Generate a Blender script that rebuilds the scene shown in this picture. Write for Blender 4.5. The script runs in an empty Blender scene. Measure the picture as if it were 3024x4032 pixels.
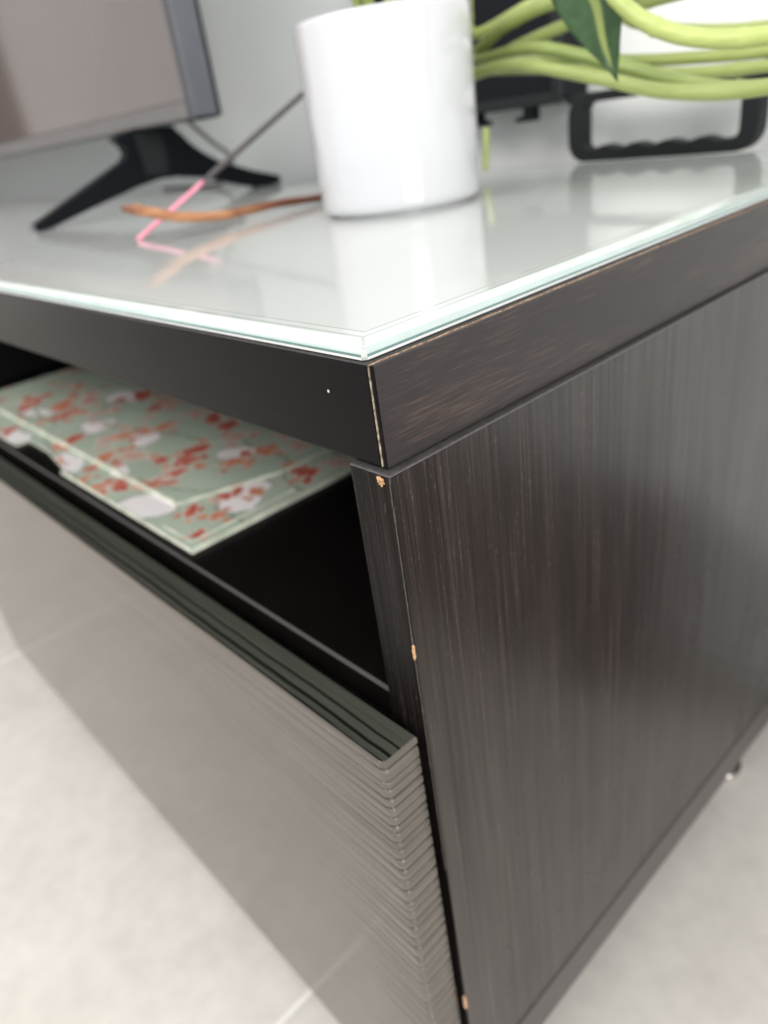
import bpy, bmesh, math, random
import numpy as np
from mathutils import Vector, Matrix
random.seed(4); rng = np.random.default_rng(4)
S = bpy.context.scene
COL = S.collection

# ------------------------------------------------------------------ camera
R = ((0.68027802, 0.7208368, -0.13272572),
     (0.26715352, -0.41248057, -0.87091261),
     (-0.68253264, 0.55700457, -0.47317555))
CAM = Vector((0.15114965, -0.12671324, 0.0600387))
cd = bpy.data.cameras.new("camera"); cam = bpy.data.objects.new("camera", cd); COL.objects.link(cam)
m = Matrix(((R[0][0], -R[1][0], -R[2][0], CAM.x), (R[0][1], -R[1][1], -R[2][1], CAM.y),
            (R[0][2], -R[1][2], -R[2][2], CAM.z), (0, 0, 0, 1)))
cam.matrix_world = m
cd.sensor_fit = 'VERTICAL'; cd.sensor_height = 36.0; cd.sensor_width = 27.0
cd.lens = 2875.134 / 4032 * 36
cd.clip_start = 0.01; cd.clip_end = 60
cd.dof.use_dof = True; cd.dof.focus_distance = 0.207; cd.dof.aperture_fstop = 8.0
S.camera = cam

# ------------------------------------------------------------------ light
S.view_settings.view_transform = 'Standard'; S.view_settings.look = 'None'
S.view_settings.exposure = 0.46; S.view_settings.gamma = 1.0
W = bpy.data.worlds.new("World"); S.world = W; W.use_nodes = True
bg = W.node_tree.nodes["Background"]
bg.inputs[0].default_value = (0.93, 0.97, 1.0, 1); bg.inputs[1].default_value = 1.18

def area(name, loc, target, sx, sy, power, col):
    l = bpy.data.lights.new(name, 'AREA'); l.shape = 'RECTANGLE'; l.size = sx; l.size_y = sy
    l.energy = power; l.color = col
    o = bpy.data.objects.new(name, l); COL.objects.link(o); o.location = loc
    o.rotation_euler = (Vector(target) - Vector(loc)).to_track_quat('-Z', 'Y').to_euler()
    return o
area("window_light", (3.7, -1.7, 1.25), (-0.2, 0.1, -0.1), 1.7, 1.7, 128, (1.0, 0.985, 0.96))
area("fill_light", (-0.8, -1.7, 1.75), (-0.5, 0.4, 0.0), 1.6, 1.2, 26, (1.0, 0.94, 0.86))  # added frontal fill that brightens the wall, no visible source

# ------------------------------------------------------------------ helpers
def thing(name, label, cat, loc=(0, 0, 0), group=None, kind=None):
    o = bpy.data.objects.new(name, None); COL.objects.link(o); o.location = loc
    o.empty_display_size = 0.02
    if kind: o['kind'] = kind
    if label: o['label'] = label
    if cat: o['category'] = cat
    if group: o['group'] = group
    return o
def tag(o, label, cat, group=None):
    o['label'] = label; o['category'] = cat
    if group: o['group'] = group
    return o
def obj(name, bm, mats, parent=None, smooth=False, label=None, loc=None):
    """bm in world coordinates; links it as one mesh object, local to its parent or to loc."""
    me = bpy.data.meshes.new(name)
    off = Vector(loc) if loc is not None else (world_loc(parent) if parent else Vector((0, 0, 0)))
    bmesh.ops.translate(bm, verts=bm.verts, vec=-off)
    bmesh.ops.recalc_face_normals(bm, faces=bm.faces)
    bm.to_mesh(me); bm.free()
    for mm in (mats if isinstance(mats, (list, tuple)) else [mats]): me.materials.append(mm)
    if smooth:
        for p in me.polygons: p.use_smooth = True
    o = bpy.data.objects.new(name, me); COL.objects.link(o)
    if parent: o.parent = parent
    elif loc is not None: o.location = loc
    if label: o['label'] = label
    return o
def world_loc(o):
    v = Vector(o.location)
    while o.parent: o = o.parent; v += Vector(o.location)
    return v
def box(bm, x0, x1, y0, y1, z0, z1, bev=0.0, seg=2, mi=0):
    vs = [bm.verts.new((x, y, z)) for x in (x0, x1) for y in (y0, y1) for z in (z0, z1)]
    F = [(0, 1, 3, 2), (4, 6, 7, 5), (0, 4, 5, 1), (2, 3, 7, 6), (0, 2, 6, 4), (1, 5, 7, 3)]
    fs = [bm.faces.new([vs[i] for i in f]) for f in F]
    for f in fs: f.material_index = mi
    if bev:
        es = list({e for f in fs for e in f.edges})
        bmesh.ops.bevel(bm, geom=es, offset=bev, segments=seg, profile=0.6, affect='EDGES')
def spline(pts, n=24):
    P = [Vector(p) for p in pts]; P = [2 * P[0] - P[1]] + P + [2 * P[-1] - P[-2]]
    out = []
    for i in range(1, len(P) - 2):
        for k in range(n):
            t = k / n; a, b, c, d = P[i - 1], P[i], P[i + 1], P[i + 2]
            out.append(0.5 * (2 * b + (c - a) * t + (2 * a - 5 * b + 4 * c - d) * t * t + (3 * b - a - 3 * c + d) * t ** 3))
    out.append(P[-2]); return out
def tube(bm, pts, rad, sides=12, mi=0, flat=1.0):
    n = len(pts); prev = None; up = Vector((0, 0, 1)); rings = []
    for i, p in enumerate(pts):
        t = (pts[min(i + 1, n - 1)] - pts[max(i - 1, 0)]).normalized()
        a = t.cross(up)
        if a.length < 1e-3: a = t.cross(Vector((0, 1, 0)))
        a.normalize(); b = a.cross(t)
        r = rad(i / (n - 1)) if callable(rad) else rad
        rings.append([bm.verts.new(p + a * (r * math.cos(q)) + b * (r * flat * math.sin(q)))
                      for q in [2 * math.pi * k / sides for k in range(sides)]])
    for r0, r1 in zip(rings, rings[1:]):
        for k in range(sides):
            f = bm.faces.new((r0[k], r0[(k + 1) % sides], r1[(k + 1) % sides], r1[k])); f.material_index = mi; f.smooth = True
    for r_ in (rings[0], rings[-1]):
        f = bm.faces.new(r_); f.material_index = mi
def prism(bm, poly, axis, a0, a1, mi=0, side_mi=None):
    def P(u, v, a): return {'x': (a, u, v), 'y': (u, a, v), 'z': (u, v, a)}[axis]
    A = [bm.verts.new(P(u, v, a0)) for u, v in poly]; B = [bm.verts.new(P(u, v, a1)) for u, v in poly]
    fa = bm.faces.new(A); fb = bm.faces.new(list(reversed(B))); fa.material_index = fb.material_index = mi
    n = len(poly); sm = mi if side_mi is None else side_mi
    for i in range(n):
        f = bm.faces.new((A[i], B[i], B[(i + 1) % n], A[(i + 1) % n])); f.material_index = sm

# ------------------------------------------------------------------ materials
class NT:
    def __init__(s, name):
        s.m = bpy.data.materials.new(name); s.m.use_nodes = True; s.t = s.m.node_tree
        s.b = s.t.nodes["Principled BSDF"]
    def n(s, typ, **kw):
        o = s.t.nodes.new(typ)
        for k, v in kw.items():
            if isinstance(k, str) and hasattr(o, k): setattr(o, k, v)
            else: o.inputs[k].default_value = v
        return o
    def l(s, a, b): s.t.links.new(a, b)
    def coord(s, scale=(1, 1, 1), rot=(0, 0, 0)):
        tc = s.n('ShaderNodeTexCoord'); mp = s.n('ShaderNodeMapping')
        mp.inputs['Scale'].default_value = scale; mp.inputs['Rotation'].default_value = rot
        s.l(tc.outputs['Object'], mp.inputs['Vector']); return mp.outputs[0]
    def noise(s, vec, scale, detail=4, rough=0.55, dist=0.0):
        o = s.n('ShaderNodeTexNoise'); o.inputs['Scale'].default_value = scale; o.inputs['Detail'].default_value = detail
        o.inputs['Roughness'].default_value = rough; o.inputs['Distortion'].default_value = dist
        s.l(vec, o.inputs['Vector']); return o.outputs['Fac']
    def ramp(s, fac, stops):
        o = s.n('ShaderNodeValToRGB'); e = o.color_ramp.elements
        while len(e) < len(stops): e.new(0.5)
        for q, (p, c) in zip(e, stops): q.position = p; q.color = (*c, 1) if len(c) == 3 else c
        s.l(fac, o.inputs[0]); return o.outputs[0]
    def mix(s, fac, a, b, mode='MIX'):
        o = s.n('ShaderNodeMix'); o.data_type = 'RGBA'; o.blend_type = mode
        for i, v in ((0, fac), (6, a), (7, b)):
            if hasattr(v, 'is_linked'): s.l(v, o.inputs[i])
            elif i == 0: o.inputs[0].default_value = v
            else: o.inputs[i].default_value = (*v, 1)
        return o.outputs[2]
    def bump(s, h, strength, dist=0.0005):
        o = s.n('ShaderNodeBump'); o.inputs['Strength'].default_value = strength; o.inputs['Distance'].default_value = dist
        s.l(h, o.inputs['Height']); s.l(o.outputs[0], s.b.inputs['Normal'])
def g(v): return (v, v, v)
def plain(name, col, rough=0.5, spec=0.5, metal=0.0, var=0.06, vscale=60, coat=0.0):
    N = NT(name); v = N.coord(); f = N.noise(v, vscale, 3)
    c = N.ramp(f, [(0.3, tuple(x * (1 - var) for x in col)), (0.7, tuple(min(1, x * (1 + var)) for x in col))])
    N.l(c, N.b.inputs['Base Color']); N.b.inputs['Roughness'].default_value = rough
    N.b.inputs['Specular IOR Level'].default_value = spec; N.b.inputs['Metallic'].default_value = metal
    if coat: N.b.inputs['Coat Weight'].default_value = coat; N.b.inputs['Coat Roughness'].default_value = 0.04
    return N.m

def wood_vertical(name, base, streak, rough, spec=0.5):
    N = NT(name)
    v = N.coord((900, 900, 12)); f1 = N.noise(v, 1.0, 5, 0.65)
    v2 = N.coord((90, 90, 2.2)); f2 = N.noise(v2, 1.0, 3, 0.5)
    v3 = N.coord((1500, 1500, 420)); f3 = N.noise(v3, 1.0, 2, 0.6)
    c1 = N.ramp(f1, [(0.38, tuple(x * .8 for x in base)), (0.52, base), (0.60, tuple(0.55 * x + .45 * y for x, y in zip(base, streak))), (0.70, streak)])
    c2 = N.mix(0.85, c1, N.ramp(f2, [(0.3, g(0.78)), (0.7, g(1.18))]), 'MULTIPLY')
    spk = N.ramp(f3, [(0.60, g(0)), (0.74, g(1))])
    vm = N.n('ShaderNodeMath', operation='MULTIPLY'); N.l(spk, vm.inputs[0]); N.l(N.ramp(f1, [(0.48, g(0)), (0.66, g(0.55))]), vm.inputs[1])
    c3 = N.mix(vm.outputs[0], c2, (0.12, 0.105, 0.098))
    N.l(c3, N.b.inputs['Base Color'])
    vs = N.coord((11, 11, 7)); fs = N.noise(vs, 1.0, 4, 0.6)
    N.l(N.ramp(fs, [(0.36, g(rough - 0.04)), (0.66, g(rough + 0.08))]), N.b.inputs['Roughness'])
    N.l(N.ramp(N.noise(N.coord((420, 420, 5)), 1.0, 5, 0.62), [(0.36, g(spec * .68)), (0.64, g(spec * 1.22))]), N.b.inputs['Specular IOR Level'])
    N.bump(f1, 0.05, 0.00025)
    return N.m
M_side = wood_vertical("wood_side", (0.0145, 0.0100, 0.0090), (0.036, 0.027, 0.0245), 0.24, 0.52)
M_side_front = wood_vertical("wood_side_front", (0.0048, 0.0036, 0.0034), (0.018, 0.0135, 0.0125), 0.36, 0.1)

def wood_band():
    N = NT("wood_edge_band")
    v = N.coord((1, 46, 1500), (0.0, 0, 0)); f = N.noise(v, 1.0, 6, 0.68, 0.0)
    va = N.coord((1, 9, 60)); fa = N.noise(va, 1.0, 2)
    s = N.n('ShaderNodeMath', operation='ADD'); N.l(f, s.inputs[0])
    k = N.n('ShaderNodeMath', operation='MULTIPLY_ADD'); N.l(fa, k.inputs[0]); k.inputs[1].default_value = 0.45; k.inputs[2].default_value = -0.225
    N.l(k.outputs[0], s.inputs[1])
    c = N.ramp(s.outputs[0], [(0.44, (0.022, 0.0185, 0.0195)), (0.55, (0.027, 0.0215, 0.0215)), (0.60, (0.043, 0.030, 0.0255)), (0.72, (0.060, 0.042, 0.035))])
    N.l(c, N.b.inputs['Base Color']); N.b.inputs['Roughness'].default_value = 0.33; N.b.inputs['Specular IOR Level'].default_value = 0.25
    N.bump(f, 0.05, 0.0002); return N.m
M_band = wood_band()

def wood_front():
    N = NT("wood_slab_front")
    v = N.coord((16, 500, 500)); f = N.noise(v, 1.0, 5, 0.6)
    c = N.ramp(f, [(0.35, (0.0022, 0.0023, 0.0030)), (0.7, (0.0050, 0.0043, 0.0044))])
    vo = N.n('ShaderNodeTexVoronoi'); vo.inputs['Scale'].default_value = 34; N.l(N.coord(), vo.inputs['Vector'])
    sp = N.ramp(vo.outputs['Distance'], [(0.016, g(1)), (0.022, g(0))])
    c = N.mix(sp, c, (0.5, 0.46, 0.42)); N.l(c, N.b.inputs['Base Color'])
    N.b.inputs['Roughness'].default_value = 0.28; N.b.inputs['Specular IOR Level'].default_value = 0.09; N.bump(N.noise(N.coord(), 2600, 2), 0.03, 0.0001); return N.m
M_front = wood_front()

def dusty():
    N = NT("dusty_black")
    f = N.noise(N.coord(), 2400, 3, 0.7); f2 = N.noise(N.coord(), 260, 2)
    c = N.ramp(f, [(0.52, (0.018, 0.017, 0.015)), (0.60, (0.07, 0.065, 0.055)), (0.72, (0.34, 0.31, 0.27))])
    c = N.mix(N.ramp(f2, [(0.4, g(0.2)), (0.65, g(1))]), (0.02, 0.019, 0.018), c)
    N.l(c, N.b.inputs['Base Color']); N.b.inputs['Roughness'].default_value = 0.7; return N.m
M_dust = dusty()

def tan_line():
    N = NT("worn_tan_edge")
    f = N.noise(N.coord((1, 1, 1)), 620, 4, 0.7)
    c = N.ramp(f, [(0.34, (0.06, 0.045, 0.035)), (0.50, (0.28, 0.175, 0.11)), (0.72, (0.48, 0.34, 0.24))])
    N.l(c, N.b.inputs['Base Color']); N.b.inputs['Roughness'].default_value = 0.8; return N.m
M_tan = tan_line()
def pale_line():
    N = NT("pale_glue_line")
    f = N.noise(N.coord(), 480, 4, 0.7)
    c = N.ramp(f, [(0.36, (0.05, 0.04, 0.03)), (0.54, (0.30, 0.245, 0.175)), (0.74, (0.55, 0.47, 0.36))])
    N.l(c, N.b.inputs['Base Color']); N.b.inputs['Roughness'].default_value = 0.7; return N.m
M_pale = pale_line()
def chipboard():
    N = NT("bare_chipboard")
    f = N.noise(N.coord(), 2000, 5, 0.75)
    c = N.ramp(f, [(0.3, (0.20, 0.09, 0.035)), (0.5, (0.50, 0.29, 0.14)), (0.72, (0.75, 0.55, 0.36))])
    N.l(c, N.b.inputs['Base Color']); N.b.inputs['Roughness'].default_value = 0.85; N.bump(f, 0.8, 0.0006); return N.m
M_chip = chipboard()

def taupe(name, mul, top=False):
    N = NT(name)
    v = N.coord((10, 10, 900)) if not top else N.coord((14, 700, 1))
    f = N.noise(v, 1.0, 4, 0.6)
    base = (0.092, 0.079, 0.066) if not top else (0.042, 0.043, 0.034)
    c = N.ramp(f, [(0.3, tuple(x * 0.66 * mul for x in base)), (0.7, tuple(x * 1.2 * mul for x in base))])
    if top:   # printed grain: four dark lines along the board
        tc = N.n('ShaderNodeTexCoord'); sx = N.n('ShaderNodeSeparateXYZ'); N.l(tc.outputs['Object'], sx.inputs[0])
        w = N.noise(N.coord((30, 30, 1)), 1.0, 2)
        ad = N.n('ShaderNodeMath', operation='MULTIPLY_ADD'); N.l(w, ad.inputs[0]); ad.inputs[1].default_value = 0.0022; N.l(sx.outputs[1], ad.inputs[2])
        mr = N.n('ShaderNodeMapRange'); mr.inputs[1].default_value = -0.0229; mr.inputs[2].default_value = -0.0064; N.l(ad.outputs[0], mr.inputs[0])
        D = g(0.06); L = g(1)
        st = [(0.0, D), (0.13, D), (0.155, L), (0.27, L), (0.295, D), (0.36, D), (0.385, L), (0.57, L), (0.59, D), (0.63, D), (0.65, L), (0.97, L)]
        c = N.mix(1.0, c, N.ramp(mr.outputs[0], st), 'MULTIPLY')
    N.l(c, N.b.inputs['Base Color'])
    N.b.inputs['Roughness'].default_value = 0.085 if not top else 0.4
    N.b.inputs['Specular IOR Level'].default_value = 0.28 if not top else 0.2
    return N.m
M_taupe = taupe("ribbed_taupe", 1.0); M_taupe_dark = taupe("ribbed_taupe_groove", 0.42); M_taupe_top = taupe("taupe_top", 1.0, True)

def back_painted_glass():
    N = NT("back_painted_glass")
    f = N.noise(N.coord(), 9, 3)
    c = N.ramp(f, [(0.3, (0.455, 0.463, 0.447)), (0.7, (0.48, 0.487, 0.470))])
    vo = N.n('ShaderNodeTexVoronoi'); vo.inputs['Scale'].default_value = 60; N.l(N.coord(), vo.inputs['Vector'])
    c = N.mix(N.ramp(vo.outputs['Distance'], [(0.018, g(0.8)), (0.03, g(0))]), c, (0.25, 0.24, 0.22))
    N.l(c, N.b.inputs['Base Color'])
    N.l(N.ramp(N.noise(N.coord(), 30, 4, 0.6), [(0.4, g(0.05)), (0.7, g(0.11))]), N.b.inputs['Roughness'])
    return N.m
M_glass = back_painted_glass()
M_glass_white = plain("glass_paint_edge", (0.6, 0.6, 0.59), 0.4)
M_glass_teal = plain("glass_edge_teal", (0.10, 0.17, 0.162), 0.06, vscale=300, var=.12)
M_glass_pale = plain("glass_edge_pale", (0.33, 0.385, 0.365), 0.05)
M_glass_lip = plain("glass_edge_lip", (0.45, 0.485, 0.46), 0.05)
M_frost = plain("frosted_glass_corner", (0.34, 0.36, 0.34), 0.55, var=0.2, vscale=1500)

def wall_mat(name, a, b):
    N = NT(name); f = N.noise(N.coord(), 5, 4); f2 = N.noise(N.coord(), 400, 3)
    N.l(N.ramp(f, [(0.3, a), (0.7, b)]), N.b.inputs['Base Color']); N.b.inputs['Roughness'].default_value = 0.6
    N.bump(f2, 0.2, 0.0006); return N.m
M_wall = wall_mat("wall_paint", (0.655, 0.665, 0.65), (0.69, 0.70, 0.68))
M_wall_l = wall_mat("wall_paint_warm", (0.74, 0.68, 0.65), (0.78, 0.72, 0.69))
def tile_mat():
    N = NT("porcelain_tile"); v = N.coord()
    f = N.noise(v, 13, 6, 0.6, 0.4); f2 = N.noise(v, 60, 5, 0.6)
    c = N.ramp(f, [(0.28, (0.465, 0.428, 0.388)), (0.5, (0.51, 0.472, 0.430)), (0.72, (0.535, 0.498, 0.456))])
    c = N.mix(0.45, c, N.ramp(f2, [(0.32, g(0.86)), (0.62, g(1.06))]), 'MULTIPLY')
    N.l(c, N.b.inputs['Base Color']); N.b.inputs['Roughness'].default_value = 0.38; N.bump(f2, 0.15, 0.002); return N.m
M_tile = tile_mat()
M_grout = plain("grout", (0.68, 0.66, 0.62), 0.8, vscale=300)
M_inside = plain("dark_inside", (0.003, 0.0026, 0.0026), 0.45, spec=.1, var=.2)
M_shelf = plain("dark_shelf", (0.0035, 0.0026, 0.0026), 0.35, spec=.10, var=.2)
M_foot = plain("nickel_foot", (0.55, 0.52, 0.48), 0.25, metal=0.9)
def pot_mat():
    m = plain("white_ceramic", (0.455, 0.455, 0.47), 0.13, coat=0.4, var=.012); N = NT.__new__(NT); N.m = m; N.t = m.node_tree; N.b = N.t.nodes["Principled BSDF"]
    lk = N.b.inputs['Base Color'].links[0]; src = lk.from_socket
    tc = N.n('ShaderNodeTexCoord'); sx = N.n('ShaderNodeSeparateXYZ'); N.l(tc.outputs['Object'], sx.inputs[0])
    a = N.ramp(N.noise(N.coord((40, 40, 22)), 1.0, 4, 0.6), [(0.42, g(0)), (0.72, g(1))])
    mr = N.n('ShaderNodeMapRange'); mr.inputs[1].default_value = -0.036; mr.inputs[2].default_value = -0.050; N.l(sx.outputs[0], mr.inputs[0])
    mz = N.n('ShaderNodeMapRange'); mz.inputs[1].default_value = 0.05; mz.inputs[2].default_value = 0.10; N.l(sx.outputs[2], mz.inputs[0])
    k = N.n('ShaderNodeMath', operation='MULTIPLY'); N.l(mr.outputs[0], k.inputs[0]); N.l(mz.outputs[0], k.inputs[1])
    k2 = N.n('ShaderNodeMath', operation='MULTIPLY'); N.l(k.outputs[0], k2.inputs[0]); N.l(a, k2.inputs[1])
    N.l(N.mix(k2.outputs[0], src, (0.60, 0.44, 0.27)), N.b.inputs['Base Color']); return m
M_pot = pot_mat()
M_soil = plain("potting_soil", (0.05, 0.035, 0.025), 0.9, var=.5, vscale=300)
M_tv = plain("tv_plastic", (0.082, 0.086, 0.098), 0.38)
M_tv_trim = plain("tv_trim", (0.03, 0.032, 0.038), 0.35)
M_tv_chin = plain("tv_chin", (0.095, 0.09, 0.09), 0.35)
M_screen = plain("tv_screen", (0.072, 0.061, 0.060), 0.07, spec=1.0, vscale=6, var=.05)
M_black = plain("black_plastic", (0.0022, 0.003, 0.0048), 0.42, spec=.15)
M_black2 = plain("black_plastic_satin", (0.008, 0.0095, 0.0105), 0.5, spec=.25)
M_cable = plain("cable_grey", (0.085, 0.085, 0.08), 0.5)
M_pink = plain("pink_dyed_bamboo", (0.74, 0.27, 0.36), 0.7)
M_incense = plain("incense_paste", (0.075, 0.065, 0.065), 0.9, var=.2, vscale=400)
M_door = plain("brown_door", (0.085, 0.036, 0.017), 0.5, var=.2, vscale=8)

# ------------------------------------------------------------------ setting
FZ = -0.47
floor = thing("floor", "large cream porcelain floor tiles with thin pale joints", None, (0, 0, FZ), kind='structure')
del floor['label']
bm = bmesh.new(); box(bm, -3.5, 5.2, -3.3, 0.47, FZ - 0.06, FZ - 0.0012)
obj("grout", bm, M_grout, floor)
bm = bmesh.new(); box(bm, -0.2981, 0.2981, -0.5981, 0.5981, -0.008, 0.0, 0.0013, 2)
bmesh.ops.recalc_face_normals(bm, faces=bm.faces)
tme = bpy.data.meshes.new("tile"); bm.to_mesh(tme); bm.free(); tme.materials.append(M_tile)
for i in range(-5, 9):
    for j in range(-3, 1):
        o = bpy.data.objects.new("tile", tme); COL.objects.link(o); o.parent = floor
        o.location = (-0.144 + 0.3 + 0.6 * i, -0.14 + 1.2 * j + 0.0, 0.0)
bm = bmesh.new(); box(bm, -3.5, 5.2, 0.475, 0.575, FZ - 0.06, 2.4)
o = obj("wall", bm, M_wall); o['kind'] = 'structure'
bm = bmesh.new(); box(bm, -3.6, -3.5, -3.3, 0.475, FZ - 0.06, 2.4)
o = obj("wall", bm, M_wall_l); o['kind'] = 'structure'

# ------------------------------------------------------------------ TV bench
bench = thing("tv_bench", "dark wood veneer bench with ribbed drawer front and chipped side panel", "tv bench", (-0.9, 0.2, FZ))
XL = -2.20; DX = -0.70
# top board: core + right-hand edge band with a worn tan glue line
bm = bmesh.new(); box(bm, XL, -0.00180, 0, 0.45, -0.032, 0.0, 0.0009, 2)
for f in bm.faces:
    c = f.calc_center_median()
    if c.z > -0.0003: f.material_index = 1
top = obj("top_board", bm, [M_front, M_dust], bench)
bm = bmesh.new(); box(bm, -0.00142, 0.0, 0.0003, 0.4495, -0.0322, -0.0001, 0.00055, 2)
for f in bm.faces:
    c = f.calc_center_median()
    if c.y < 0.00090: f.material_index = 1
obj("edge_band", bm, [M_band, M_front], top)
# glue line follows the joint, wandering a little
bm = bmesh.new()
def strip(bm, pts, widths, nrm, mi=0):
    """ragged ribbon: pts centre line, widths (in-plane dir, half width)"""
    rows = []
    for p, (d, w) in zip(pts, widths):
        a = random.uniform(0.45, 1.1); b = random.uniform(0.45, 1.1)
        rows.append([bm.verts.new(Vector(p) - Vector(d) * w * a), bm.verts.new(Vector(p) + Vector(d) * w * b),
                     bm.verts.new(Vector(p) + Vector(d) * w * b - Vector(nrm)), bm.verts.new(Vector(p) - Vector(d) * w * a - Vector(nrm))])
    for r0, r1 in zip(rows, rows[1:]):
        for k in range(4):
            f = bm.faces.new((r0[k], r0[(k + 1) % 4], r1[(k + 1) % 4], r1[k])); f.material_index = mi
    bm.faces.new(rows[0]); bm.faces.new(list(reversed(rows[-1])))
n = 60
strip(bm, [(-0.00161, -0.00012, -0.0002 - 0.0312 * i / n) for i in range(n + 1)], [((1, 0, 0), 0.000075)] * (n + 1), (0, -0.0006, 0), 1)
n = 240
strip(bm, [(-0.00150 + 0.0002 * math.sin(i * .4), 0.0003 + 0.32 * (i / n) ** 1.3, 0.00016) for i in range(n + 1)], [((1, 0, 0), 0.00016)] * (n + 1), (0, 0, 0.0008), 0)
obj("glue_line", bm, [M_tan, M_pale], top)

# right side panel
PX0, PX1, PY0 = -0.0152, 0.0030, -0.0018
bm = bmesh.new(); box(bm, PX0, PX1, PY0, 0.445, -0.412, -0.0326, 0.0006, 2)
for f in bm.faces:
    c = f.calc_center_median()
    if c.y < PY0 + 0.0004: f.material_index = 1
    if c.z > -0.0334: f.material_index = 2  # ledge coloured lighter to stand for its grazing ceiling reflection
side = obj("side_panel", bm, [M_side, M_side_front, plain("panel_ledge_sheen", (0.05, 0.046, 0.045), 0.3, var=.3, vscale=400)], bench)
bm = bmesh.new(); box(bm, PX1 - 0.004, PX1 + 0.0007, PY0 + 0.0008, 0.4445, -0.4135, -0.3845, 0.0005, 2)
obj("base_edge", bm, plain("base_edge_wood", (0.04, 0.033, 0.033), 0.3), side)
# worn nicks plus painted-on highlights along the panel's front corner and its top edge
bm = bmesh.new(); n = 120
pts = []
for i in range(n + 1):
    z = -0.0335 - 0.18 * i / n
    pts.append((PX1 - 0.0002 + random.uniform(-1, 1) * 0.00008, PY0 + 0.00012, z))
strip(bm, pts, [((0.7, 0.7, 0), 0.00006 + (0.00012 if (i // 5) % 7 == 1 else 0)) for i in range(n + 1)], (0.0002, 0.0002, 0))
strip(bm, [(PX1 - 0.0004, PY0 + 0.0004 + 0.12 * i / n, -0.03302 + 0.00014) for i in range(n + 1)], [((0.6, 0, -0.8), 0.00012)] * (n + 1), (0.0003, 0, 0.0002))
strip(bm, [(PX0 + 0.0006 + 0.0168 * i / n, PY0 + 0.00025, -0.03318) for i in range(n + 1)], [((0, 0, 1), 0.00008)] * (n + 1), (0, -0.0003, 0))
obj("worn_highlight", bm, plain("worn_highlight", (0.07, 0.06, 0.055), 0.5, var=.4, vscale=900), side)

def chip(cx, cz, pts, plane, label, depth=0.0007):
    bm = bmesh.new(); q = []
    for (a, b), (c, d) in zip(pts, pts[1:] + pts[:1]):      # ragged outline
        q += [(a * .88, b * .88), ((a + c) * .44 + random.uniform(-1, 1) * .00022, (b + d) * .44 + random.uniform(-1, 1) * .00025)]
    pts = q
    def P(u, v, h): return (PX1 + h, u, v) if plane == 'x' else (u, PY0 - h, v)
    c = bm.verts.new(P(cx, cz, depth * 0.2))
    ring = [bm.verts.new(P(cx + u, cz + v, depth * random.uniform(0.25, 0.9))) for u, v in pts]
    mid = [bm.verts.new(P(cx + u * .5, cz + v * .5, depth * random.uniform(0.0, 1.7))) for u, v in pts]
    low = [bm.verts.new(P(cx + u, cz + v, -0.0003)) for u, v in pts]
    k = len(pts)
    for i in range(k):
        j = (i + 1) % k
        bm.faces.new((ring[i], ring[j], mid[j], mid[i])); bm.faces.new((mid[i], mid[j], c)); bm.faces.new((low[i], low[j], ring[j], ring[i]))
    obj("wood_chip", bm, M_chip, side, label=label)
mm = 0.001
chip(-0.0011, -0.0350, [(a * mm, b * mm) for a, b in [(-1.5, 1.2), (-.6, 1.5), (.3, 1.35), (.8, 1.0), (1.5, .6), (1.85, -.9), (1.2, -.7), (.7, -1.2), (.4, -2.3), (0.0, -2.0), (-.5, -1.3), (-1.3, -.3)]], 'y', "torn chip of bare wood just under the top board")
chip(0.0027, -0.0990, [(a * mm, b * mm) for a, b in [(-.5, 3.3), (.1, 3.6), (.35, 2.2), (.3, .2), (.5, -1.6), (.2, -3.3), (-.2, -3.9), (-.4, -2.0), (-.65, -.2), (-.8, 1.2)]], 'y', "narrow splinter of bare wood on the front corner", 0.0004)
chip(0.0027, -0.3105, [(a * mm, b * mm) for a, b in [(-.9, 3.2), (0, 4.2), (.6, 3.6), (.9, 1), (1.0, -3), (.8, -7), (-.6, -7), (-1.0, -2)]], 'y', "bare wood chip low on the front corner", 0.0006)

# compartment: inner left panel, shelf, back, drawer box behind front
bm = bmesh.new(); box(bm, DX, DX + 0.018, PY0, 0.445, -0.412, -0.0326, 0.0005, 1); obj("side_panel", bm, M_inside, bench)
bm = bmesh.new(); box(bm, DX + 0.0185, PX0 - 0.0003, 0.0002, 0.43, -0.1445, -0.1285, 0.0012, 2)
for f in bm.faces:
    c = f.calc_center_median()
    if c.y < 0.0014 and c.z > -0.1298 and c.y > 0.0003: f.material_index = 1  # highlight on the front top bevel put into its colour
obj("shelf", bm, [M_shelf, plain("shelf_lip_highlight", (0.05, 0.042, 0.042), 0.4)], bench)
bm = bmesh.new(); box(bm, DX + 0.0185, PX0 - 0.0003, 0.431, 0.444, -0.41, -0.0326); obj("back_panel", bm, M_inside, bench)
bm = bmesh.new(); box(bm, DX + 0.0185, PX0 - 0.0003, 0.012, 0.43, -0.412, -0.396); obj("bottom_board", bm, M_inside, bench)
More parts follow.
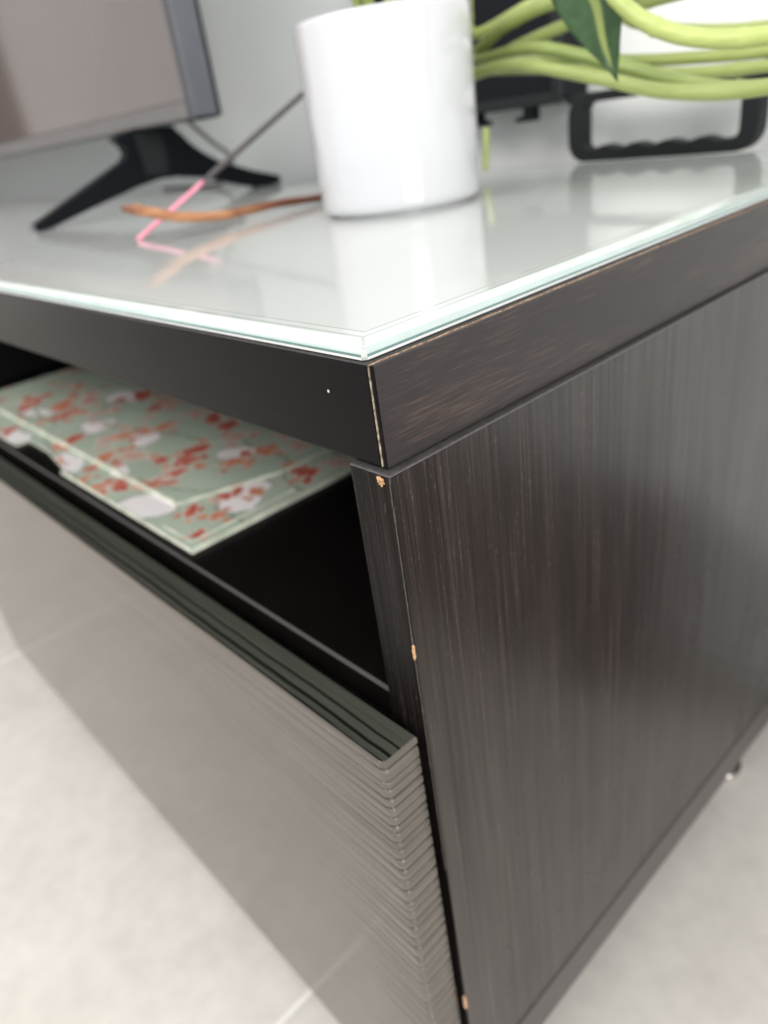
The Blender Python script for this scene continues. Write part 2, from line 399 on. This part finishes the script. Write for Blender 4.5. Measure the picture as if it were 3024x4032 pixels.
# far-left pedestal that carries the other end of the top
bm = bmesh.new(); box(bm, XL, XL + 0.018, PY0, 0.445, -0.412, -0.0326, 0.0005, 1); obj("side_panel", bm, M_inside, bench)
for fx in (-0.024, DX + 0.03, XL + 0.03):
    for fy in (0.345, 0.045):
        bm = bmesh.new()
        for r0, r1, z0, z1 in ((0.016, 0.0165, FZ, FZ + 0.006), (0.011, 0.009, FZ + 0.006, FZ + 0.06)):
            A = [bm.verts.new((fx + r0 * math.cos(t), fy + r0 * math.sin(t), z0)) for t in [k * math.pi / 12 for k in range(24)]]
            B = [bm.verts.new((fx + r1 * math.cos(t), fy + r1 * math.sin(t), z1)) for t in [k * math.pi / 12 for k in range(24)]]
            for k in range(24): bm.faces.new((A[k], A[(k + 1) % 24], B[(k + 1) % 24], B[k])).smooth = True
            bm.faces.new(A); bm.faces.new(B)
        obj("foot", bm, M_foot, bench)

# drawer front: ribs run round the front, the rounded corner and the right edge
YF, YB, XR, ZT, ZB = -0.0232, -0.0066, 0.0030, -0.1345, -0.437
RC = 0.0028
def outline(d):
    pts = [(XR - d, YB)]
    for k in range(4): pts.append((XR - d, YB - (YB - YF - RC) * (k + 1) / 4))
    for k in range(1, 8):
        a = k / 8 * math.pi / 2
        pts.append((XR - RC + (RC - d) * math.cos(a), YF + RC - (RC - d) * math.sin(a)))
    for k in range(90): pts.append((XR - RC - (XR - RC - DX) * (k / 89) ** 1.6, YF + d))
    pts.append((DX, YB)); return pts
lev = [(ZT, 0.0007, 0), (ZT - 0.0003, 0.0002, 0), (ZT - 0.0008, 0.0, 0)]
z = ZT - 0.0036; k = 0
while z > ZB + 0.002:
    dp = random.uniform(0.0006, 0.0011); w = random.uniform(0.0005, 0.0009)
    lev += [(z + 1.4 * w, 0, 0), (z + .7 * w, dp * .5, 0), (z + 0.4 * w, dp, 1), (z - 0.4 * w, dp, 1), (z - .7 * w, dp * .5, 0), (z - 1.4 * w, 0, 0)]
    k += 1; z -= random.choice([0.0038, 0.0050, 0.0062, 0.0072, 0.0056])
lev += [(ZB + 0.0008, 0, 0), (ZB, 0.0007, 0)]
bm = bmesh.new(); rows = []
for i, (z, d, mk) in enumerate(lev):
    row = []
    for q, (x, y) in enumerate(outline(d)):
        if y <= YF + d + 1e-7 and 2 < i < len(lev) - 2: y = YF + d * max(0.0, 1 - (XR - RC - x) / 0.07) ** 2 * 0.45
        wob = 0 if i < 3 or i > len(lev) - 3 else 0.00035 * math.sin(x * 70 + z * 31) + 0.0005 * math.sin(x * 17 + z * 55)
        row.append(bm.verts.new((x, y, z + wob)))
    rows.append(row)
for i in range(len(rows) - 1):
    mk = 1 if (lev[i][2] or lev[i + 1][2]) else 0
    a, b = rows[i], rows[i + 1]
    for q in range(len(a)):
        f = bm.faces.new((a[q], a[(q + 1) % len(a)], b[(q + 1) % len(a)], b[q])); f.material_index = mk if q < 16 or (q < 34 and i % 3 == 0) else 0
        f.smooth = q < 102 and 2 < i < len(rows) - 4
f = bm.faces.new(rows[0]); f.material_index = 2; bm.faces.new(list(reversed(rows[-1])))
obj("drawer_front", bm, [M_taupe, M_taupe_dark, M_taupe_top], bench, loc=None)
bpy.data.objects["drawer_front"].data.transform(Matrix.Translation(world_loc(bench)))
bpy.data.objects["drawer_front"].location = -world_loc(bench)

# ------------------------------------------------------------------ glass top
GX, GY, GZ = -0.0040, 0.0012, 0.0055
prof = [(0.0009, 0.0001, 0), (0.0002, 0.0005, 1), (0.0001, 0.0013, 1), (0.0002, 0.0021, 2), (0.0005, 0.0030, 3), (0.0011, 0.0040, 3),
        (0.0020, 0.0049, 4), (0.0032, 0.0055, 4), (0.0048, 0.0057, 4), (0.0051, 0.00535, 6), (0.0057, 0.00545, 6), (0.0088, GZ - .0001, 7), (0.0093, GZ, 6)]
x0, x1, y0, y1 = -2.19, GX, GY, 0.43; ch = 0.0013
bm = bmesh.new(); rows = []
for d, z, mi in prof:
    c = max(ch - d * 0.16, 0.0001)
    rows.append([bm.verts.new((x, y, z)) for x, y in [(x0 + d, y0 + d), (x1 - d - c, y0 + d), (x1 - d, y0 + d + c), (x1 - d, y1 - d), (x0 + d, y1 - d)]])
for i in range(len(rows) - 1):
    for q in range(5):
        f = bm.faces.new((rows[i][q], rows[i][(q + 1) % 5], rows[i + 1][(q + 1) % 5], rows[i + 1][q]))
        f.material_index = 5 if (q == 1 and 1 <= i < 9) else prof[i + 1][2]
        f.smooth = (q != 1 and 2 < i < 9)
bm.faces.new(rows[0]); bm.faces.new(rows[-1])
glass = obj("glass_top", bm, [M_glass, M_glass_white, M_glass_teal, M_glass_pale, M_glass_lip, M_frost, plain("glass_groove", (0.28, 0.295, 0.275), 0.2), plain("glass_bevel", (0.50, 0.515, 0.495), 0.08)], None, loc=(-0.9, 0.2, 0))
tag(glass, "white back-painted glass sheet with polished greenish edge lying on the dark bench", "glass top")

# ------------------------------------------------------------------ pot and plant
def lathe(name, prof, c, mats, parent=None, n=72):
    bm = bmesh.new(); rows = []
    for r, z in prof:
        rows.append([bm.verts.new((c[0] + r * math.cos(2 * math.pi * k / n), c[1] + r * math.sin(2 * math.pi * k / n), z)) for k in range(n)])
    for a, b in zip(rows, rows[1:]):
        for k in range(n): bm.faces.new((a[k], a[(k + 1) % n], b[(k + 1) % n], b[k]))
    bm.faces.new(rows[0]); bm.faces.new(rows[-1])
    return obj(name, bm, mats, parent, smooth=True, loc=None if parent else (c[0], c[1], prof[0][1]))
PC = (-0.230, 0.240); PR = 0.0527
pot = thing("flower_pot", "round glossy white ceramic pot standing on the white glass", "flower pot", (PC[0], PC[1], GZ))
ps = GZ
lathe("pot_body", [(PR - .0045, ps + .0014), (PR - .0018, ps + .0022), (PR - .0004, ps + .0042), (PR, ps + .008), (PR + .0006, ps + .06), (PR + .0012, ps + .1035), (PR + .0010, ps + .1065), (PR, ps + .1075), (PR - .0016, ps + .1075), (PR - .0034, ps + .1055), (PR - .0038, ps + .09)], PC, M_pot, pot)
lathe("pot_base", [(PR - .006, ps), (PR - .0055, ps + .0005), (PR - .0055, ps + .0016)], PC, M_pot, pot)

def vine_mat():
    N = NT("vine_stem"); f = N.noise(N.coord((14, 14, 14)), 1.0, 3); f2 = N.noise(N.coord((30, 420, 420)), 1.0, 3)
    c = N.ramp(f, [(0.3, (0.25, 0.315, 0.085)), (0.7, (0.40, 0.46, 0.15))])
    c = N.mix(0.5, c, N.ramp(f2, [(0.3, g(0.78)), (0.7, g(1.12))]), 'MULTIPLY')
    oi = N.n('ShaderNodeObjectInfo'); c = N.mix(1.0, c, N.ramp(oi.outputs['Random'], [(0.0, (.62, .66, .60)), (0.5, g(.9)), (1.0, (1.12, 1.08, 1.1))]), 'MULTIPLY')
    N.l(c, N.b.inputs['Base Color']); N.b.inputs['Roughness'].default_value = 0.38
    N.b.inputs['Subsurface Weight'].default_value = 0.15; N.b.inputs['Subsurface Radius'].default_value = (0.004, 0.005, 0.001); N.b.inputs['Subsurface Scale'].default_value = 0.6
    return N.m
M_vine = vine_mat()
plant = thing("trailing_plant", "green vine with thick yellow-green stems curling out of the white pot", "plant", (PC[0], PC[1], ps + 0.09))
lathe("soil", [(PR - .0048, ps + .085), (PR - .0048, ps + .098), (0.02, ps + .100)], PC, M_soil, plant)
def up(k): return [(PC[0] - .01 + .006 * k, PC[1] + .01, .100), (PC[0] - .02 + .008 * k, PC[1] + .045, .150), (PC[0] - .03 + .006 * k, PC[1] + .085, .125)]
stems = [
    (up(0) + [(-0.235, 0.315, 0.087), (-0.164, 0.300, 0.0835), (-0.112, 0.295, 0.0700), (-0.060, 0.290, 0.0535), (-0.023, 0.29, 0.0475), (0.03, 0.29, 0.05), (0.09, .32, .06)], .0049),
    (up(1) + [(-0.240, 0.305, 0.0785), (-0.174, 0.292, 0.0765), (-0.112, 0.285, 0.0630), (-0.068, 0.280, 0.0518), (-0.023, 0.278, 0.0475), (0.03, 0.28, 0.052), (.08, .3, .06)], .0049),
    (up(2) + [(-0.24, 0.325, 0.078), (-0.185, 0.312, 0.0865), (-0.145, 0.31, 0.0925), (-0.112, 0.31, 0.0945), (-0.068, 0.31, 0.096), (-0.02, .31, .1)], .0048),
    (up(3) + [(-0.235, 0.32, 0.088), (-0.190, 0.305, 0.098), (-0.154, 0.30, 0.1035), (-0.118, 0.30, 0.104), (-0.06, .30, .106)], .0049),
    (up(4) + [(-0.24, 0.335, 0.101), (-0.19, 0.33, 0.108), (-0.15, 0.325, 0.112), (-0.10, 0.32, 0.110)], .0046),
    ([(-0.20, .36, .112), (-0.145, 0.345, 0.100), (-0.120, 0.340, 0.0885), (-0.095, 0.335, 0.0815), (-0.060, 0.33, 0.0755), (-0.026, 0.325, 0.0735), (0.03, .32, .078)], .0046),
    ([(-0.235, .355, .082), (-0.18, .348, .0765), (-0.13, 0.34, 0.0700), (-0.085, 0.335, 0.0655), (-0.026, 0.33, 0.0625), (0.03, .33, .066)], .0043),
    ([(-0.235, .345, .078), (-0.18, .338, .0720), (-0.13, 0.33, 0.0655), (-0.080, 0.325, 0.0580), (-0.024, 0.32, 0.0560), (0.03, .32, .058)], .0045),
    ([(-0.20, .27, .15), (-0.12, .25, .130), (-0.085, 0.245, 0.104), (-0.068, 0.243, 0.0885), (-0.050, 0.243, 0.0775), (-0.028, 0.245, 0.0705), (0.0, .25, .068), (.05, .27, .07)], .0047),
    ([(PC[0] - .015, PC[1] + .002, .10), (PC[0] - .018, PC[1], .122), (PC[0] - .010, PC[1] - .005, .16)], .0042),
    ([(PC[0] - .003, PC[1] + .002, .10), (PC[0] - .005, PC[1] - .004, .122), (PC[0] + .008, PC[1] - .01, .16)], .0040),
    ([(PC[0] - .025, PC[1] + .01, .10), (PC[0] - .030, PC[1] + .01, .122), (PC[0] - .04, PC[1] + .005, .16)], .0036),
    ([(-0.2640, .372, .040), (-0.2610, .368, .033), (-0.2595, .365, .025), (-0.2600, .363, .012)], .0030),
]
for pts, r in stems:
    bm = bmesh.new(); P = spline(pts, 14)
    nd = [random.uniform(.05, .95) for _ in range(4)]
    tube(bm, P, lambda t, r=r: r * (0.84 + .03 * math.sin(t * 9 + r * 9e4) + .12 * sum(math.exp(-((t - q) / .006) ** 2) for q in nd)), 14, flat=random.uniform(.82, 1.0))
    obj("stem", bm, M_vine, plant, smooth=True)
def leaf_mat():
    N = NT("variegated_leaf"); f = N.noise(N.coord(), 220, 4)
    at = N.n('ShaderNodeAttribute'); at.attribute_name = "rib"
    c = N.ramp(f, [(0.3, (0.05, 0.105, 0.042)), (0.7, (0.075, 0.145, 0.06))])
    c2 = N.mix(N.ramp(at.outputs['Fac'], [(0.10, g(1)), (0.2, g(0))]), c, (0.36, 0.42, 0.14))
    N.l(c2, N.b.inputs['Base Color']); N.b.inputs['Roughness'].default_value = 0.34; return N.m
M_leaf = leaf_mat()
def leaf(base, tip, width, side, bow, fold=0.25):
    b, t, s = Vector(base), Vector(tip), Vector(side).normalized(); ax = t - b; nm = ax.normalized().cross(s)
    bm = bmesh.new(); lay = bm.verts.layers.float.new("rib"); rows = []
    for i in range(25):
        u = i / 24; w = width * (math.sin(math.pi * min(1, u * 0.92 + .08)) ** 0.8) * (1 - u) ** 0.35 if u < 1 else 0.0002
        row = []
        for k in range(-6, 7):
            q = k / 6
            p = b + ax * u + s * (q * w) + nm * (bow * math.sin(math.pi * u) + fold * w * abs(q) + .0008 * math.sin(u * 20 + k))
            v = bm.verts.new(p); v[lay] = abs(q - .1 + .1 * math.sin(u * 9)) if w > 0 else 0; row.append(v)
        rows.append(row)
    for a, c in zip(rows, rows[1:]):
        for k in range(12): bm.faces.new((a[k], a[k + 1], c[k + 1], c[k]))
    r = bmesh.ops.solidify(bm, geom=bm.faces[:], thickness=0.0003)
    return obj("leaf", bm, M_leaf, plant, smooth=True)
leaf((-0.103, 0.245, 0.128), (-0.0775, 0.252, 0.0592), 0.0200, (1, 0.25, 0.05), 0.004, 0.06)

# ------------------------------------------------------------------ television
tv = thing("television", "flat black television on splayed legs at the back of the glass top", "television", (-0.85, 0.287, GZ))
TX1, TX0, TY0, TY1, TZ0, TZ1 = -0.520, -2.05, 0.268, 0.300, 0.0805, 0.50
bm = bmesh.new(); box(bm, TX0, TX1, TY0 + .0012, TY1, TZ0, TZ1, 0.0022, 2); obj("case", bm, M_tv, tv)
bm = bmesh.new(); box(bm, TX0 + .15, TX1 - .09, TY1, TY1 + 0.03, TZ0 + .03, TZ1 - .1, 0.008, 2); obj("back_cover", bm, M_tv_trim, tv)
bm = bmesh.new(); box(bm, TX0 + .001, TX1 - .0072, TY0, TY0 + .004, TZ0 + .0155, TZ1 - .002, 0.0006, 1); obj("screen", bm, M_screen, tv)
bm = bmesh.new(); box(bm, TX0 + .001, TX1 - .0072, TY0 - .0006, TY0 + .004, TZ0 + .0012, TZ0 + .0152, 0.0006, 1); obj("bottom_bezel", bm, M_tv_chin, tv)
bm = bmesh.new(); box(bm, TX1 - .0068, TX1 - .0012, TY0 - .0002, TY0 + .004, TZ0 + .0012, TZ1 - .002, 0.0008, 1); obj("side_bezel", bm, M_tv_trim, tv)
bm = bmesh.new(); box(bm, TX1 - .001, TX1 + .0006, TY1 - .0045, TY1 - .0005, TZ0, TZ1, 0.0005, 1)
box(bm, TX1 - .03, TX1 + .0006, TY0 + .003, TY1 - .0048, TZ0 - .0012, TZ0 + .0015, 0.0005, 1); obj("edge_trim", bm, M_black, tv)
def tvleg(xc):
    sil = [(0.138, 0.0118), (0.1395, GZ), (0.151, GZ), (0.20, .0170), (0.2538, .0285), (0.2825, .0338), (0.307, .0330), (0.337, .0262), (0.385, .0110), (0.405, GZ),
           (0.437, GZ), (0.4375, 0.0140), (0.40, .0245), (0.3577, .0390), (0.340, .0500), (0.328, .0610), (0.318, .0705), (0.312, .0805), (0.262, .0805), (0.2445, .0775), (0.243, .0735), (0.252, .0680), (0.2545, .0610), (0.247, .0535)]
    bm = bmesh.new(); prism(bm, sil, 'x', xc - .007, xc + .007)
    bmesh.ops.bevel(bm, geom=[e for e in bm.edges if abs(e.verts[0].co.x - e.verts[1].co.x) < 1e-6], offset=.0012, segments=1, affect='EDGES')
    L = obj("leg", bm, M_black, tv)
    bm = bmesh.new(); prism(bm, [(0.267, .038), (0.292, .037), (0.296, .060), (0.292, .079), (0.264, .079)], 'x', xc + .0068, xc + .0085)
    obj("boss", bm, M_black2, L)
    bm = bmesh.new(); box(bm, xc - .0068, xc + .0068, .1372, .1384, GZ + .0005, .0112, .0004, 1); obj("leg_cap", bm, plain("leg_cap", (0.12, .12, .14), .35), L)
    bm = bmesh.new(); box(bm, xc - .03, xc + .012, .262, .300, .0785, .0815, .001, 1); obj("mount", bm, M_black, L)
tvleg(-0.645); tvleg(-1.925)
bm = bmesh.new()
tube(bm, spline([(-0.62, .315, .095), (-0.645, .335, .083), (-0.685, .385, .058), (-0.712, .42, .0425), (-0.74, .435, .025), (-0.80, .44, .0080), (-0.95, .445, .0080)], 12), .0024, 10)
obj("power_cord", bm, M_cable, tv, smooth=True)

# ------------------------------------------------------------------ incense stick, dried stem
st = thing("incense_stick", "thin grey incense stick with pink end leaning from the glass", "incense stick", (-0.3705, .1147, GZ))
a = Vector((-0.3705, .1147, GZ + .0011)); b = Vector((-0.4115, 0.310, 0.0833)); d = b - a
bm = bmesh.new(); tube(bm, [a + d * (.37 * i / 8) for i in range(9)], .0016, 10); obj("bare_end", bm, M_pink, st, smooth=True)
bm = bmesh.new(); tube(bm, [a + d * (.36 + 1.43 * i / 24) for i in range(25)], lambda t: .0022 if t > .01 else .0017, 10); obj("coating", bm, M_incense, st, smooth=True)
def dry_mat():
    N = NT("dried_stem"); f = N.noise(N.coord((160, 24, 160)), 1.0, 4); 
    tc = N.n('ShaderNodeTexCoord'); f2 = N.noise(N.coord((1, 16, 1)), 1.0, 2)
    c = N.ramp(f, [(0.3, (0.22, 0.085, 0.034)), (0.55, (0.42, 0.19, 0.088)), (0.75, (0.54, 0.31, 0.17))])
    at = N.n('ShaderNodeAttribute'); at.attribute_name = "along"
    dk = N.ramp(at.outputs['Fac'], [(0.0, (.30, .22, .2)), (0.10, (.45, .36, .32)), (0.2, g(1)), (0.52, g(.95)), (0.72, (.42, .3, .27)), (1.0, (.2, .13, .12))])
    N.l(N.mix(1.0, c, dk, 'MULTIPLY'), N.b.inputs['Base Color']); N.b.inputs['Roughness'].default_value = 0.5; return N.m
P = spline([(-0.334, .0925, .0305), (-0.3345, .1005, .0285), (-0.335, .113, .0245), (-0.3355, .131, .0186), (-0.336, .160, .0140), (-0.344, .189, .0124), (-0.352, .228, .0115), (-0.352, .262, .0095), (-0.345, .30, .0085)], 10)
bm = bmesh.new(); tube(bm, P, lambda t: .0014 + .0032 * min(1, t * 7) * (1 - .30 * t) + .0002 * math.sin(t * 50), 10, flat=0.8)
lay = bm.verts.layers.float.new("along")
bm.verts.ensure_lookup_table()
for i, v in enumerate(bm.verts): v[lay] = (i // 10) / (len(P) - 1)
ds = obj("dried_stem", bm, dry_mat(), None, smooth=True, loc=(-0.345, .2, GZ))
tag(ds, "curled orange-brown dried stem lying beside the white pot", "dried stem")

# ------------------------------------------------------------------ black tool case with scalloped grip
case = thing("carry_case", "black plastic case with hooks and scalloped handle against the wall", "plastic case", (-0.23, .445, GZ))
bm = bmesh.new(); box(bm, -0.46, -0.2345, .432, .468, .0515, .190, .002, 2)
obj("case_body", bm, M_black, case)
bm = bmesh.new(); box(bm, -0.2428, -0.2332, .4285, .4315, .050, .190, .0008, 1); box(bm, -0.46, -0.2432, .4285, .4315, .0498, .0585, .0008, 1)
obj("case_rim", bm, M_black2, case)
for hx in (-0.3335, -0.2835):
    bm = bmesh.new(); sgn = 1 if hx < -.3 else -1
    poly = [(0, .0514), (0, .0395), (.0155 if hx < -.3 else .0165, .0395), (.0158, .0432), (.0085, .0440), (.0075, .0514)]
    poly = [(hx + (u if sgn > 0 else .0165 - u), v) for u, v in poly]
    prism(bm, poly, 'y', .434, .446); obj("hook", bm, M_black, case)
bm = bmesh.new(); box(bm, -0.2328, -0.030, .434, .448, .0478, .0545, .0012, 2); obj("rail", bm, M_black2, case)
bm = bmesh.new(); box(bm, -0.082, 0.06, .434, .455, .0547, .075, .0015, 2); obj("end_block", bm, M_black, case)
def rrect(x0, x1, z0, z1, r, n):
    P = []
    for cx, cz, a0 in ((x1 - r, z1 - r, 0), (x0 + r, z1 - r, 90), (x0 + r, z0 + r, 180), (x1 - r, z0 + r, 270)):
        for k in range(9):
            t = math.radians(a0 + 90 * k / 8); P.append((cx + r * math.cos(t), cz + r * math.sin(t)))
    P.append(P[0]); L = [0]
    for p, q in zip(P, P[1:]): L.append(L[-1] + math.hypot(q[0] - p[0], q[1] - p[1]))
    return P
GX0, GX1 = -0.2306, -0.0815
def dense(P, sub):
    out = []
    for i, (p, q) in enumerate(zip(P, P[1:])):
        n = sub if i % 9 == 8 else 1
        for k in range(n): out.append((p[0] + (q[0] - p[0]) * k / n, p[1] + (q[1] - p[1]) * k / n))
    return out
PO = dense(rrect(GX0, GX1, GZ + .0002, .0535, .015, 0), 48); PI = dense(rrect(GX0 + .0125, GX1 - .0125, GZ + .0085, .0475, .0065, 0), 48)
PI = [(x, z + (0.0030 * (0.5 + 0.5 * math.cos((x - GX0 - .032) / .0262 * 2 * math.pi)) * min(1, (x - GX0 - .019) / .006, (GX1 - .019 - x) / .006) if z < GZ + .0092 and GX0 + .019 < x < GX1 - .019 else 0)) for x, z in PI]
bm = bmesh.new(); L = []
for (pts, y, inset) in ((PI, .4385 + .000, 0), (PI, .4335, 0), (PO, .4335, 0), (PO, .4475, 0), (PI, .4475, 0)):
    L.append([bm.verts.new((x, y, z)) for x, z in pts])
n = len(PO)
for a, b in ((0, 1), (1, 2), (2, 3), (3, 4), (4, 0)):
    for k in range(n): bm.faces.new((L[a][k], L[a][(k + 1) % n], L[b][(k + 1) % n], L[b][k]))
obj("grip", bm, M_black2, case)

# ------------------------------------------------------------------ floral bag in the compartment
bag = thing("gift_bag", "sage green paper bag printed with red blossom lying in the open compartment", "gift bag", (-0.37, .12, -0.1285))
flow = []
def fl(x, y, r, kind): flow.append((x, y, r * 0.86, kind, random.uniform(0, 6.28)))
for x, y, r, kd in [(-.5226, .0477, .016, 0), (-.4844, .0604, .017, 1), (-.455, .048, .014, 0), (-.3631, .0492, .014, 2), (-.3564, .0581, .010, 1), (-.2821, .0728, .013, 0), (-.262, .0456, .014, 2), (-.270, .058, .012, 0),
                    (-.2902, .006, .010, 1), (-.2765, .014, .009, 0), (-.276, .0999, .013, 2), (-.3945, .1122, .013, 0), (-.4365, .1106, .016, 0), (-.2037, .0222, .0065, 0), (-.1845, .031, .0075, 1), (-.1865, .094, .012, 0),
                    (-.234, .0981, .012, 1), (-.345, .0832, .012, 1), (-.315, .0421, .014, 2), (-.43, .07, .012, 2), (-.33, .03, .012, 1), (-.39, .033, .012, 0), (-.48, .085, .014, 2), (-.255, .03, .008, 1), (-.47, .01, .01, 0), (-.36, .008, .008, 1),
                    (-.22, .115, .012, 2), (-.19, .062, .008, 1), (-.178, .012, .006, 0), (-.24, .075, .011, 1), (-.30, .11, .012, 0), (-.31, .004, .007, 1)]:
    fl(x, y, r, kd)
for _ in range(34): fl(random.uniform(-.60, -.17), random.uniform(.11, .25), random.uniform(.009, .014), random.choice([0, 1, 2]))
for _ in range(38): fl(random.uniform(-.60, -.20), random.uniform(.025, .11), random.uniform(.005, .009), random.choice([0, 1, 2, 2]))
for x, y, r, kd, ph in list(flow[:32]):
    for k in range(3):
        t = random.uniform(0, 6.28); flow.append((x + 1.5 * r * math.cos(t), y + 1.3 * r * math.sin(t), r * random.uniform(.35, .6), random.choice([kd, 0, 1]), random.uniform(0, 6.28)))
whites = [(-.236, .0105, .020, .0135, .3), (-.193, .0535, .0135, .019, .5), (-.352, .0115, .024, .009, -.2), (-.452, .006, .022, .010, 0), (-.30, .15, .03, .02, .3), (-.40, .055, .016, .012, .4), (-.335, .062, .014, .010, .1), (-.25, .085, .013, .009, .7), (-.49, .04, .018, .008, .2), (-.30, .026, .012, .006, .1), (-.45, .10, .02, .012, 0)]
def bagcol(x, y):
    ox, oy = x, y
    x += .0007 * math.sin(oy * 700 + ox * 300) + .0013 * math.sin(oy * 210 + 1.3); y += .0007 * math.sin(ox * 640 - oy * 350) + .0013 * math.sin(ox * 190 + .4)
    c = np.array([0.32, 0.37, 0.30]) * (1 + .07 * math.sin(x * 61) * math.cos(y * 77))
    for wx, wy, a, b, rot in whites:
        u = (x - wx) * math.cos(rot) + (y - wy) * math.sin(rot); v = -(x - wx) * math.sin(rot) + (y - wy) * math.cos(rot)
        r = math.hypot(u / a, v / b) * (1 + .12 * math.sin(3 * math.atan2(v, u) + wx * 90))
        if r < 1: c = np.array([0.62, 0.585, 0.585])
        elif r < 1.08: c = c * .55
    # branches
    for k in range(4):
        yb = .02 + .06 * k + .02 * math.sin(x * 23 + k) + .004 * math.sin(x * 110)
        if abs(y - yb) < .0012: c = np.array([.20, .22, .17])
    for fx, fy, r, kd, ph in flow:
        dx, dy = x - fx, (y - fy); d = math.hypot(dx, dy)
        if d > r * 1.25: continue
        t = math.atan2(dy, dx); pr = r * (0.76 + .14 * math.cos(5 * t + ph) + .16 * math.sin(2 * t + 3 * ph))
        if d < pr:
            q = d / pr
            A, B = [((.34, .04, .04), (.50, .13, .09)), ((.48, .13, .075), (.56, .26, .17)), ((.50, .28, .22), (.53, .40, .34))][kd]
            c = np.array(A) * (1 - q) + np.array(B) * q
            if q < .16: c = np.array([.55, .3, .15])
            c = c * (.85 + .3 * math.sin(ox * 900) * math.sin(oy * 800))
        elif d < pr * 1.18: c = c * .5 + np.array([.60, .52, .47]) * .5
    return c
def bag_mat():
    N = NT("printed_paper"); at = N.n('ShaderNodeAttribute'); at.attribute_name = "print"
    N.l(at.outputs['Color'], N.b.inputs['Base Color']); N.b.inputs['Roughness'].default_value = 0.32; return N.m
M_bag = bag_mat(); M_bag_edge = plain("paper_edge", (0.52, 0.53, 0.44), 0.5, var=.25, vscale=90)
def bagscale(bm):      # enlarge a little and settle on the shelf
    for v in bm.verts: v.co = (0.151 + 1.036 * (v.co.x - 0.151), -0.127 + 1.036 * (v.co.y + 0.127), 0.060 + 1.036 * (v.co.z - 0.060))
def bag_layer(name, inside, x0, x1, y0, y1, z0, z1, st):
    nx = int((x1 - x0) / st); ny = int((y1 - y0) / st)
    bm = bmesh.new(); lay = bm.verts.layers.float_color.new("print"); V = {}
    def vert(i, j):
        if (i, j) not in V:
            x, y = x0 + (x1 - x0) * i / nx, y0 + (y1 - y0) * j / ny
            v = bm.verts.new((x, y, z1 + .0005 * math.sin(x * 30) * math.sin(y * 25) * (y - y0) * 8)); v[lay] = (*bagcol(x, y), 1); V[i, j] = v
        return V[i, j]
    for i in range(nx):
        for j in range(ny):
            if inside(x0 + (x1 - x0) * (i + .5) / nx, y0 + (y1 - y0) * (j + .5) / ny):
                bm.faces.new((vert(i, j), vert(i + 1, j), vert(i + 1, j + 1), vert(i, j + 1)))
    bd = [e for e in bm.edges if e.is_boundary]
    r = bmesh.ops.extrude_edge_only(bm, edges=bd)
    for v in r['geom']:
        if isinstance(v, bmesh.types.BMVert): v.co.z = z0
    for f in bm.faces:
        if abs(f.normal.z) < .5 or min(v.co.z for v in f.verts) < z1 - .0008: f.material_index = 1
    bm.normal_update()
    bagscale(bm); return obj(name, bm, [M_bag, M_bag_edge], bag)
def in_low(x, y):
    if x > -.1635: return False
    if -.4295 < x < -.340 and y < .0115 - max(0, (x + .39) * .14): return False     # handle cut-out
    return True
def in_up(x, y):
    if y < .0225: return False
    return x < -.2195 + max(0, (y - .0225)) * .33 and (x < -.199 or y > .085)
bag_layer("lower_sheet", in_low, -.60, -.1630, .0012, .25, -.1217, -.1202, .0010)
bag_layer("upper_sheet", in_up, -.60, -.1990, .0222, .25, -.1201, -.1189, .0010)
bm = bmesh.new()
def line(p, q, w, z):
    p, q = Vector((*p, z)), Vector((*q, z)); d = (q - p).normalized(); s = Vector((-d.y, d.x, 0)) * w
    vs = [bm.verts.new(v + Vector((0, 0, h))) for h in (0, .0006) for v in (p - s, q - s, q + s, p + s)]
    for f in ((4, 5, 6, 7), (0, 1, 5, 4), (1, 2, 6, 5), (2, 3, 7, 6), (3, 0, 4, 7), (3, 2, 1, 0)): bm.faces.new([vs[i] for i in f])
line((-.203, .0062), (-.1718, .0070), .0004, -.1202); line((-.1718, .0070), (-.1728, .075), .0005, -.1202)
line((-.60, .0236), (-.221, .0236), .0011, -.1189); line((-.2190, .0236), (-.199, .084), .0006, -.1202)
line((-.338, .0019), (-.1655, .0019), .0006, -.1202); line((-.1645, .003), (-.1645, .2), .0005, -.1202)
bagscale(bm); obj("fold_edge", bm, M_bag_edge, bag)

# ------------------------------------------------------------------ unseen stand-in box beside the bench, added for the side panel's dim patch
M_box = plain("grey_box", (0.07, 0.066, 0.064), 0.6)
sb = thing("standin_box", "unseen dark stand-in box by the wall, added for its dim reflection in the bench side", "stand-in box", (0.45, .41, FZ))
bm = bmesh.new(); box(bm, 0.165, 0.72, .345, .465, FZ + .0005, FZ + .16, .004, 2); obj("box_body", bm, M_box, sb)
bm = bmesh.new(); box(bm, 0.16, 0.725, .34, .468, FZ + .1605, FZ + .185, .004, 2); obj("lid", bm, M_box, sb)

# ------------------------------------------------------------------ stand-in cupboard across the room, added for the screen's brown reflection
cup = thing("standin_cupboard", "brown stand-in cupboard on the far wall, added for the brown screen reflection", "cupboard", (-3.5, -0.1, .2))
bm = bmesh.new(); box(bm, -3.499, -3.2, -0.56, 0.36, .165, 1.2, .004, 1); obj("cupboard_body", bm, M_door, cup)
bm = bmesh.new(); box(bm, -3.199, -3.18, -.555, -.07, .175, 1.19, .003, 1); obj("cupboard_door", bm, M_door, cup)
bm = bmesh.new(); box(bm, -3.199, -3.18, -.06, .355, .175, 1.19, .003, 1); obj("cupboard_door", bm, M_door, cup)
